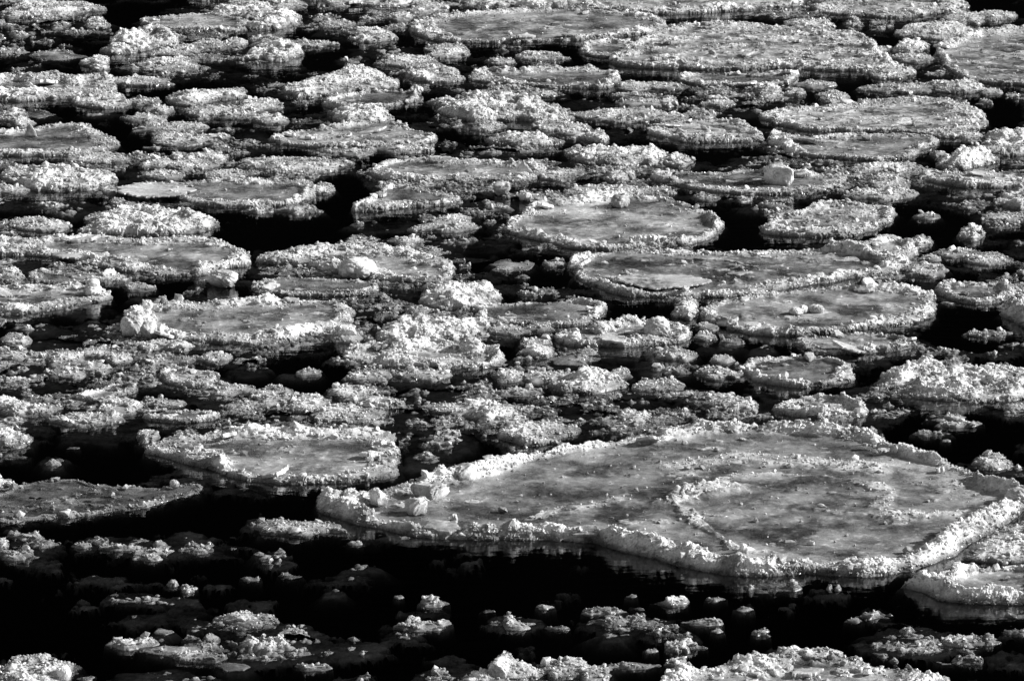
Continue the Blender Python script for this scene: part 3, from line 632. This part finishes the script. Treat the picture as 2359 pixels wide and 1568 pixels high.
    V[:, 1] += k * 0.045 * (vn(wx.ravel() * 15, z.ravel() * 45 + wy.ravel() * 8, seed + 22) - 0.5)
    return c, V, quads, snow.ravel(), tone.ravel(), rough.ravel()

def seg_dist(X, Y, a, b):
    ex, ey = b - a
    t = np.clip(((X - a[0]) * ex + (Y - a[1]) * ey) / (ex * ex + ey * ey + 1e-12), 0, 1)
    return np.hypot(X - a[0] - t * ex, Y - a[1] - t * ey)

def compact(V, F, *attrs):
    u, inv = np.unique(F.ravel(), return_inverse=True)
    return V[u], inv.reshape(F.shape), [a[u] for a in attrs]

GRAIN, BITS = 1500.0, 75.0                                                      # loose grains per square metre of crust
def ice_parts(root, kind, V, Q, snow, tone, rough, rng, names):
    """split the field into crust and sheet meshes, with grains frozen on the crust"""
    sq = snow[Q].mean(1)
    zq = V[Q, 2].max(1)
    is_crust = (sq > 0.3) & (zq > -0.004)
    made = []
    for sel, nm, crusty in ((is_crust, names[0], True), (~is_crust, names[1], False)):
        if sel.sum() < 4:
            continue
        v, f, (s, t, ro) = compact(V, Q[sel], snow, tone, rough)
        vs_, fs, sn, tn, sm = [v], [f], [s], [t], [not crusty]
        if crusty or kind in ('pan', 'rubble'):
            e1, e2 = v[f[:, 2]] - v[f[:, 0]], v[f[:, 3]] - v[f[:, 1]]
            ar = 0.5 * np.linalg.norm(np.cross(e1, e2), axis=1) * ro[f].mean(1)
            cum = np.cumsum(ar); cen = v[f].mean(1)
            for dens, r0, r1, base in ((GRAIN, 0.003, 0.016, None), (BITS, 0.01, 0.042, None)):
                n = rng.poisson(cum[-1] * dens)
                pts = cen[np.minimum(np.searchsorted(cum, rng.random(n) * cum[-1]), len(cen) - 1)]
                pts = pts[pts[:, 2] > 0.004 + 0.012 * rng.random(len(pts))]
                if len(pts) == 0:
                    continue
                k0 = sum(map(len, vs_))
                cv, cf = crumbs(pts, rng, r0, r1, base)
                nb = len(cv) // len(pts)
                vs_.append(cv); fs.append(cf + k0); sm.append(False)
                sn.append(np.repeat(0.35 + 0.65 * (rng.random(len(pts)) > 0.25), nb)); tn.append(np.full(len(cv), 0.55))
        me = make_mesh(nm, np.concatenate(vs_), fs, np.concatenate(sn), np.concatenate(tn), sm)
        made.append((nm, me))
    if root is None:
        return made
    for nm, me in made:
        link(nm, me, ICE, root)

# ---------------------------------------------------------------- the setting
def box_mesh(name, x0, x1, y0, y1, z0, z1):
    v = np.array([(x, y, z) for z in (z0, z1) for y in (y0, y1) for x in (x0, x1)], float)
    f = np.array([(0, 2, 3, 1), (4, 5, 7, 6), (0, 1, 5, 4), (2, 6, 7, 3), (0, 4, 6, 2), (1, 3, 7, 5)])
    return make_mesh(name, v, [f])
water = link("river_water", box_mesh("river_water", -400, 400, -60, 135, -2.0, 0.0), WATER)
water["kind"] = "structure"
bed = link("river_bed", make_mesh("river_bed", np.array([(-420, -80, -1.6), (420, -80, -1.6), (420, 150, -1.6), (-420, 150, -1.6)], float), [np.array([(0, 1, 2, 3)])]), BED)
bed["kind"] = "structure"
gx_, gy_ = np.meshgrid(np.linspace(-420, 420, 211), np.linspace(128, 330, 61))
hz = 105 * ss(gy_, 131, 265) * (0.85 + 0.3 * fbm(gx_ / 90, gy_ / 90, 5, 3)) + 7 * ss(gy_, 133, 150) * fbm(gx_ / 5, gy_ / 5, 6, 3) - 2.2
ii = np.arange(gx_.size).reshape(gx_.shape)
unseen_hill = link("unseen_hill", make_mesh("unseen_hill", np.stack([gx_.ravel(), gy_.ravel(), hz.ravel()], 1), [np.stack([ii[:-1, :-1].ravel(), ii[:-1, 1:].ravel(), ii[1:, 1:].ravel(), ii[1:, :-1].ravel()], 1)], smooth=[True]), HILL_DARK)  # out of view, added so that the water reflects something dark
unseen_hill["kind"] = "structure"

# ---------------------------------------------------------------- large floes
def opts(s):
    P = {}
    for w in s.split():
        k, v = w.split('=')
        P[k] = v if k in ('sl', 'ss') else float(v)
    return P

RIDGES = [([(1215, 1192), (1290, 1172), (1380, 1157), (1440, 1142), (1500, 1132), (1580, 1127), (1640, 1112), (1690, 1092), (1800, 1088), (1900, 1093), (1980, 1107), (2050, 1132), (2030, 1160)], 0.1, 0.025, 1.0),
          ([(1545, 1152), (1600, 1190), (1660, 1236), (1715, 1268)], 0.085, 0.035, 1.0),
          ([(1545, 1152), (1600, 1132), (1680, 1116)], 0.2, 0.06, 1.0),
          ([(2060, 1075), (2150, 1100), (2230, 1122), (2300, 1135)], 0.5, 0.012, 0.95),
          ([(1570, 1070), (1700, 1050), (1850, 1060), (1980, 1075)], 0.3, 0.03, 0.8),
          ([(1640, 1275), (1800, 1280), (1900, 1290)], 0.25, 0.01, 0.6),
          ([(2060, 1185), (2150, 1180), (2230, 1175)], 0.14, 0.03, 0.9)]

ANCHORS = []
BIG_POLYS = []
for num, line in enumerate(FLOES.strip().split('\n')):
    kind, anchor, label, o, frame, pts = line.split('|')
    P = opts(o)
    P['h'] *= {'pan': 0.41, 'rubble': 0.38, 'crust': 0.36, 'mush': 0.45}[kind]
    P.setdefault('rw', 0.2); P.setdefault('sp', 0.2); P.setdefault('tone', 0.4)
    p = survey(frame, [tuple(map(float, a.split(','))) for a in pts.split()])
    p = smooth_poly(p, 4)
    mid_p = p.mean(0)
    ANCHORS.append((anchor, p))
    poly = outline(p, 0.5 * P['h'])
    BIG_POLYS.append(poly)
    dist = math.hypot(poly[:, 1].mean(), CAM_H)
    rng = np.random.default_rng(1000 + num)
    if anchor == 'the great cracked floe':
        P['ridges'] = [(ground(survey('D', l), 0.04), w, h, a) for l, w, h, a in RIDGES]
    c, V, Q, snow, tone, rough = ice_field(poly, kind, P, 100 + 37 * num, dist)
    name = {'pan': 'pancake_floe', 'rubble': 'rubble_floe', 'crust': 'snow_floe', 'mush': 'slush_floe'}[kind]
    root = link(name, None, None, None, (c[0], c[1], P.get('z', 0.0)))
    tag(root, label, {'pan': 'ice floe', 'rubble': 'ice floe', 'crust': 'snowy floe', 'mush': 'slush floe'}[kind], "large floes drifting on the black water")
    ice_parts(root, kind, V, Q, snow, tone, rough, rng, {'pan': ('snow_rim', 'ice_sheet'), 'rubble': ('rubble_crust', 'ice_sheet'), 'crust': ('snow_crust', 'ice_base'), 'mush': ('slush_crust', 'sunken_film')}[kind])
    pl = poly - c
    span = pl.max(0) - pl.min(0)
    # slabs pushed up along the rim, or all over a rubble floe
    for k in range(int(P.get('ns', 0)) + (1 if kind == 'pan' else 0)):
        for _try in range(40):
            q = rng.random(2) * span + pl.min(0)
            d = sdist(np.array([q[0]]), np.array([q[1]]), pl)[0]
            if (0.06 < d < P['rw'] * 1.3) or (kind == 'rubble' and d > 0.1):
                break
        Ls = 0.05 + 0.12 * rng.random() ** 2
        me = slab_mesh("ice_slab", Ls, Ls * (0.45 + 0.4 * rng.random()), 0.015 + 0.025 * rng.random(), rng, False, 0.5 + 0.15 * rng.random(), 0.35 + 0.3 * rng.random())
        s_ = link("ice_slab", me, ICE, root, (q[0], q[1], 0.035 + P['h'] * 0.35))
        s_.rotation_euler = (rng.normal(0.05, 0.18), rng.normal(0, 0.18), rng.random() * 6.28)
    for k in range(int(P.get('nl', 0))):
        for _try in range(40):
            q = rng.random(2) * span + pl.min(0)
            if sdist(np.array([q[0]]), np.array([q[1]]), pl)[0] > 0.14:
                break
        r = 0.05 + 0.07 * rng.random() ** 2
        l_ = link("ice_lump", blob_mesh("ice_lump", r, r, r * 0.9, 0.3 * rng.random() + 0.1, 5000 + 40 * num + k), ICE, root, (q[0], q[1], P['h'] * 0.35))
    if 'sl' in P:                                                # a flat slab lying on the floe
        x, y, rx, ry = map(float, P['sl'].split(','))
        g0 = ground(survey(frame, [(x, y)]), 0.06)[0]
        m = px_size(survey(frame, [(x, y)])[0]) / FRAMES[frame][0]
        sp = math.sin(math.atan2(CAM_H, dist))
        me = slab_mesh("ice_slab", rx * m, ry * m / sp, 0.018, rng, False, 0.4, 0.42, True)
        link("ice_slab", me, ICE, root, (g0[0] - c[0], g0[1] - c[1], 0.05)).rotation_euler = (0.02, 0.02, 0.0)
    if 'ss' in P:                                                # a shard standing upright
        x, y, rx, ry = map(float, P['ss'].split(','))
        g0 = ground(survey(frame, [(x, y)]), 0.05)[0]
        m = px_size(survey(frame, [(x, y)])[0]) / FRAMES[frame][0]
        me = slab_mesh("ice_shard", ry * m * 1.0, rx * m, 0.04, rng, True, 0.5, 0.5)
        link("ice_shard", me, ICE, root, (g0[0] - c[0], g0[1] - c[1], 0.05 + ry * m * 0.2)).rotation_euler = (0.15, math.radians(-80), math.radians(80))

# ---------------------------------------------------------------- blocks and balls resting on the floes
for num, line in enumerate(BLOCKS.strip().split('\n')):
    a, label = line.split('|')
    frame, x, y, rx, h, sq = a.split(',')
    x, y, rx, h, sq = map(float, (x, y, rx, h, sq))
    q = survey(frame, [(x, y)])
    g0 = ground(q, 0.03)[0]
    m = px_size(q[0]) / FRAMES[frame][0]
    stacked = 'stacked' in label
    k_ = 1.0 if stacked or sq == 0.6 and rx > 100 else 0.86
    R, Hh = rx * m * k_, h * m * k_
    root_me = blob_mesh("ice_block", R, R * 0.85, Hh * (0.31 if stacked else 0.56), sq, 9000 + num, 0.55, 0.75, 0.25 if sq < 0.3 else 1.0)
    o = link("ice_block", root_me, ICE, None, (g0[0], g0[1] + R * 0.5, 0.025))
    o.rotation_euler = (0, 0, 0.7 * num)
    tag(o, label, "ice block", "loose blocks and lumps resting on the floes")
    if stacked:
        link("upper_ball", blob_mesh("upper_ball", R * 0.72, R * 0.7, Hh * 0.27, 0.1, 9100, 0.6, 0.8, 0.2), ICE, o, (R * 0.12, 0.0, Hh * 0.44))

# ---------------------------------------------------------------- smaller pieces, each a thing of its own
KINDS = {'t': ('crust', 'snow_lump', 'ice lump', 'tall snow-topped lump', 'snow lumps among the floes', 0.28),
         'd': ('dome', 'ice_chunk', 'ice chunk', 'half-sunk ice chunk', 'half-sunk chunks in the water', 0.44),
         'g': ('cake', 'ice_cake', 'ice cake', 'smooth grey ice cake', 'smooth ice cakes', 0.18),
         'm': ('mush', 'slush_patch', 'slush patch', 'gappy slush patch', 'frozen slush patches between the floes', 0.16),
         '': ('crust', 'ice_crust', 'ice crust', 'low crusty piece', 'low crusty pieces between the floes', 0.14)}
small = []
for row in PIECES.strip().split('\n'):
    frame, items = row.split(':')
    for it in items.strip().split(';'):
        w = it.strip().split(',')
        x, y, rx, ry = map(float, w[:4])
        if rx < 3:
            continue
        small.append((frame, x, y, rx, ry, w[4] if len(w) > 4 else ''))
entries = []
SMALL_POLYS = []
for num, (frame, x, y, rx, ry, flag) in enumerate(small):
    kind, name, cat, noun, group, hf = KINDS[flag]
    rng = np.random.default_rng(20000 + num)
    if flag == 'd':
        rx, ry = rx * 1.1, ry * 0.8
    n = 13
    a = np.linspace(0, 2 * np.pi, n, endpoint=False) + rng.normal(0, 0.12, n)
    rad = 1 + rng.normal(0, 0.22 if flag == 'd' else 0.15, n)
    p = survey(frame, np.stack([x + 1.06 * rx * np.cos(a) * rad, y + 1.03 * ry * np.sin(a) * (0.7 * rad + 0.3)], 1))
    p = smooth_poly(p, 3)
    m = px_size(p.mean(0))
    Hm = (p[:, 1].max() - p[:, 1].min()) * m
    h = min(hf * Hm, 0.45)
    poly = outline(p, 0.4 * h)
    SMALL_POLYS.append(poly)
    dist = math.hypot(poly[:, 1].mean(), CAM_H)
    P = {'h': h, 'tone': 0.36}
    c, V, Q, snow, tone, rough = ice_field(poly, kind, P, 7000 + 31 * num, dist)
    root = link(name, None, None, None, (c[0], c[1], 0.0))
    ice_parts(root, kind, V, Q, snow, tone, rough, rng, ('snow_cap' if kind in ('crust', 'dome') else 'slush_crust' if kind == 'mush' else 'frost_patch', 'sunken_base' if kind != 'cake' else 'ice_body'))
    q = p.mean(0)
    # which two large floes lie nearest, and on which side
    best = []
    for (an, ap) in ANCHORS:
        dx = np.maximum(np.maximum(ap[:, 0].min() - q[0], q[0] - ap[:, 0].max()), 0)
        dd = np.min(np.hypot(ap[:, 0] - q[0], (ap[:, 1] - q[1]) * 3.0))
        if ap[:, 1].min() < q[1] < ap[:, 1].max():
            rel = 'beside'
        else:
            rel = 'in front of' if q[1] > ap[:, 1].mean() else 'behind'
        best.append((dd, rel if dx <= 0 else 'beside', an))
    best.sort()
    entries.append([root, noun, cat, group, best, rx * ry / FRAMES[frame][0] ** 2, q])

pools = {}
for e in entries:
    e.append((e[1], e[4][0][1], e[4][0][2], e[4][1][2]))
    pools.setdefault(e[7], []).append(e)
ORD = ['first', 'second', 'third', 'fourth', 'fifth', 'sixth', 'seventh', 'eighth']
for key, es in pools.items():
    noun, rel, A, B = key
    es.sort(key=lambda e: -e[5])
    for i, e in enumerate(es):
        k = len(es)
        if k == 1: pre = ''
        elif i == 0: pre = 'bigger ' if k == 2 else 'biggest '
        elif i == k - 1: pre = 'smaller ' if k == 2 else 'smallest '
        else: pre = ORD[i] + '-largest ' if k > 3 else 'middle-sized '
        lab = '%s%s %s %s, near %s' % (pre, noun, rel, A, B)
        if len(lab.split()) > 16:
            lab = '%s%s %s %s, near %s' % (pre, noun, rel, A, B.replace('the ', '', 1))
        tag(e[0], lab, e[2], e[3])
# ---------------------------------------------------------------- loose brash: uncountable grains and bits in the leads
rngb = np.random.default_rng(77)
HOLES = [('D', 600, 520, 210, 48), ('D', 780, 450, 60, 60), ('D', 1700, 520, 60, 50), ('D', 1260, 620, 45, 40), ('D', 2250, 740, 130, 70), ('D', 2200, 1000, 160, 55),
         ('D', 2280, 260, 70, 40), ('D', 440, 230, 160, 35), ('D', 380, 300, 120, 50), ('D', 300, 20, 60, 16), ('D', 1350, 120, 70, 25), ('D', 1640, 350, 130, 18), ('D', 2100, 520, 150, 50),
         ('D', 2150, 350, 60, 20), ('D', 700, 870, 120, 45), ('D', 200, 1060, 160, 50), ('D', 1090, 1040, 60, 30), ('D', 2300, 10, 80, 25), ('D', 1540, 20, 40, 14), ('D', 1180, 890, 40, 40), ('D', 1560, 850, 60, 25)]
xs_ = np.arange(-8.0, 8.0, 0.0125); ys_ = np.arange(33.0, 68.5, 0.026)
SX, SY = np.meshgrid(xs_, ys_)
SX = SX + (hsh(np.round(SX * 80), np.round(SY * 38), 1) - 0.5) * 0.008
SY = SY + (hsh(np.round(SX * 80), np.round(SY * 38), 2) - 0.5) * 0.016
near = np.abs(SX) < 0.1 * SY + 0.9
n1 = fbm(SX * 0.8, SY * 0.55, 301, 3)                             # where the brash gathers
n2 = fbm(SX * 2.6, SY * 2.6, 302, 5, 0.65)
near &= n1 > 0.25
Ls_ = np.zeros_like(SX)
Ls_[near] = lumpy(SX[near], SY[near], 303)
nd = SY / CP
zc = -SY / 1.0
# project back to the survey to keep the open pools clear
ry_, rz_ = SY * CP + CAM_H * SP, SY * SP - CAM_H * CP
su = (SX / ry_ * LENS / 36 + 0.5) * 4096
sv_ = 1361.5 - rz_ / ry_ * LENS / 36 * 4096
amt = 0.525 + 0.5 * (n1 - 0.5) + 0.75 * (n2 - 0.5)
amt = amt - 0.22 * ss(sv_, 1800, 2000) - 0.06 * (1 - ss(sv_, 300, 1000))
for fr, x, y, rx, ry in HOLES:
    c_ = survey(fr, [(x, y)])[0]; s_ = FRAMES[fr][0]
    r_ = np.sqrt(((su - c_[0]) / (rx / s_)) ** 2 + ((sv_ - c_[1]) / (ry / s_)) ** 2)
    amt = amt - 0.4 * (1 - ss(r_, 0.75, 1.25))
for x, y, rx, ry in ((560, 1480, 200, 60), (1450, 1440, 200, 45), (2100, 1470, 150, 40), (320, 1375, 100, 20), (800, 1330, 110, 22), (1180, 1430, 90, 25), (640, 1290, 60, 18), (330, 1260, 150, 30), (680, 1215, 110, 22), (1000, 1400, 120, 20), (1000, 1235, 200, 14), (150, 1170, 200, 30), (1740, 1345, 90, 20), (1600, 1480, 90, 25), (60, 1260, 90, 30)):
    c_ = survey('D', [(x, y)])[0]; s_ = FRAMES['D'][0]
    r_ = np.sqrt(((su - c_[0]) / (rx / s_)) ** 2 + ((sv_ - c_[1]) / (ry / s_)) ** 2)
    amt = amt + 0.3 * (1 - ss(r_, 0.4, 1.25))
SZ = -0.03 + 0.065 * ss(amt, 0.36, 0.72) * (0.3 + 0.9 * Ls_) - 0.25 * ss(0.45 - amt, 0.0, 0.2) + 0.012 * (n2 - 0.5)
for poly in BIG_POLYS + SMALL_POLYS:
    lo, hi = poly.min(0), poly.max(0)
    i0, i1 = np.searchsorted(ys_, [lo[1], hi[1]]); j0, j1 = np.searchsorted(xs_, [lo[0], hi[0]])
    if i1 <= i0 or j1 <= j0:
        continue
    sub = (slice(i0, i1), slice(j0, j1))
    d_ = sdist(SX[sub], SY[sub], poly)
    SZ[sub] = np.where(d_ > 0.04, np.minimum(SZ[sub], -0.3), SZ[sub])
kp = near & (SZ > -0.09)
qd = kp[:-1, :-1] & kp[1:, :-1] & kp[:-1, 1:] & kp[1:, 1:]
ids = np.arange(SX.size).reshape(SX.shape)
Qs = np.stack([ids[:-1, :-1][qd], ids[:-1, 1:][qd], ids[1:, 1:][qd], ids[1:, :-1][qd]], 1)
Vs = np.stack([SX.ravel(), SY.ravel(), SZ.ravel()], 1)
Vs, Qs, _ = compact(Vs, Qs)
cen = Vs[Qs].mean(1)
ok = np.where(cen[:, 2] > 0.0)[0]
pk = ok[rngb.integers(0, len(ok), int(len(ok) * 0.00033 * 700))]
cv, cf = crumbs(cen[pk] + rngb.normal(0, 0.004, (len(pk), 3)), rngb, 0.004, 0.03, None, 0.2, 0.8)
snow_ = np.concatenate([ss(Vs[:, 2], 0.0, 0.04) * 0.95, np.repeat((rngb.random(len(pk)) > 0.35) * 0.95, 12)])
bm = make_mesh("brash_ice", np.concatenate([Vs, cv]), [Qs, cf + len(Vs)], snow_, 0.38)
brash = link("brash_ice", bm, ICE)
brash["kind"] = "stuff"
brash["label"] = "fine loose brash and wet ice grains drifting in the black leads"
brash["category"] = "brash ice"
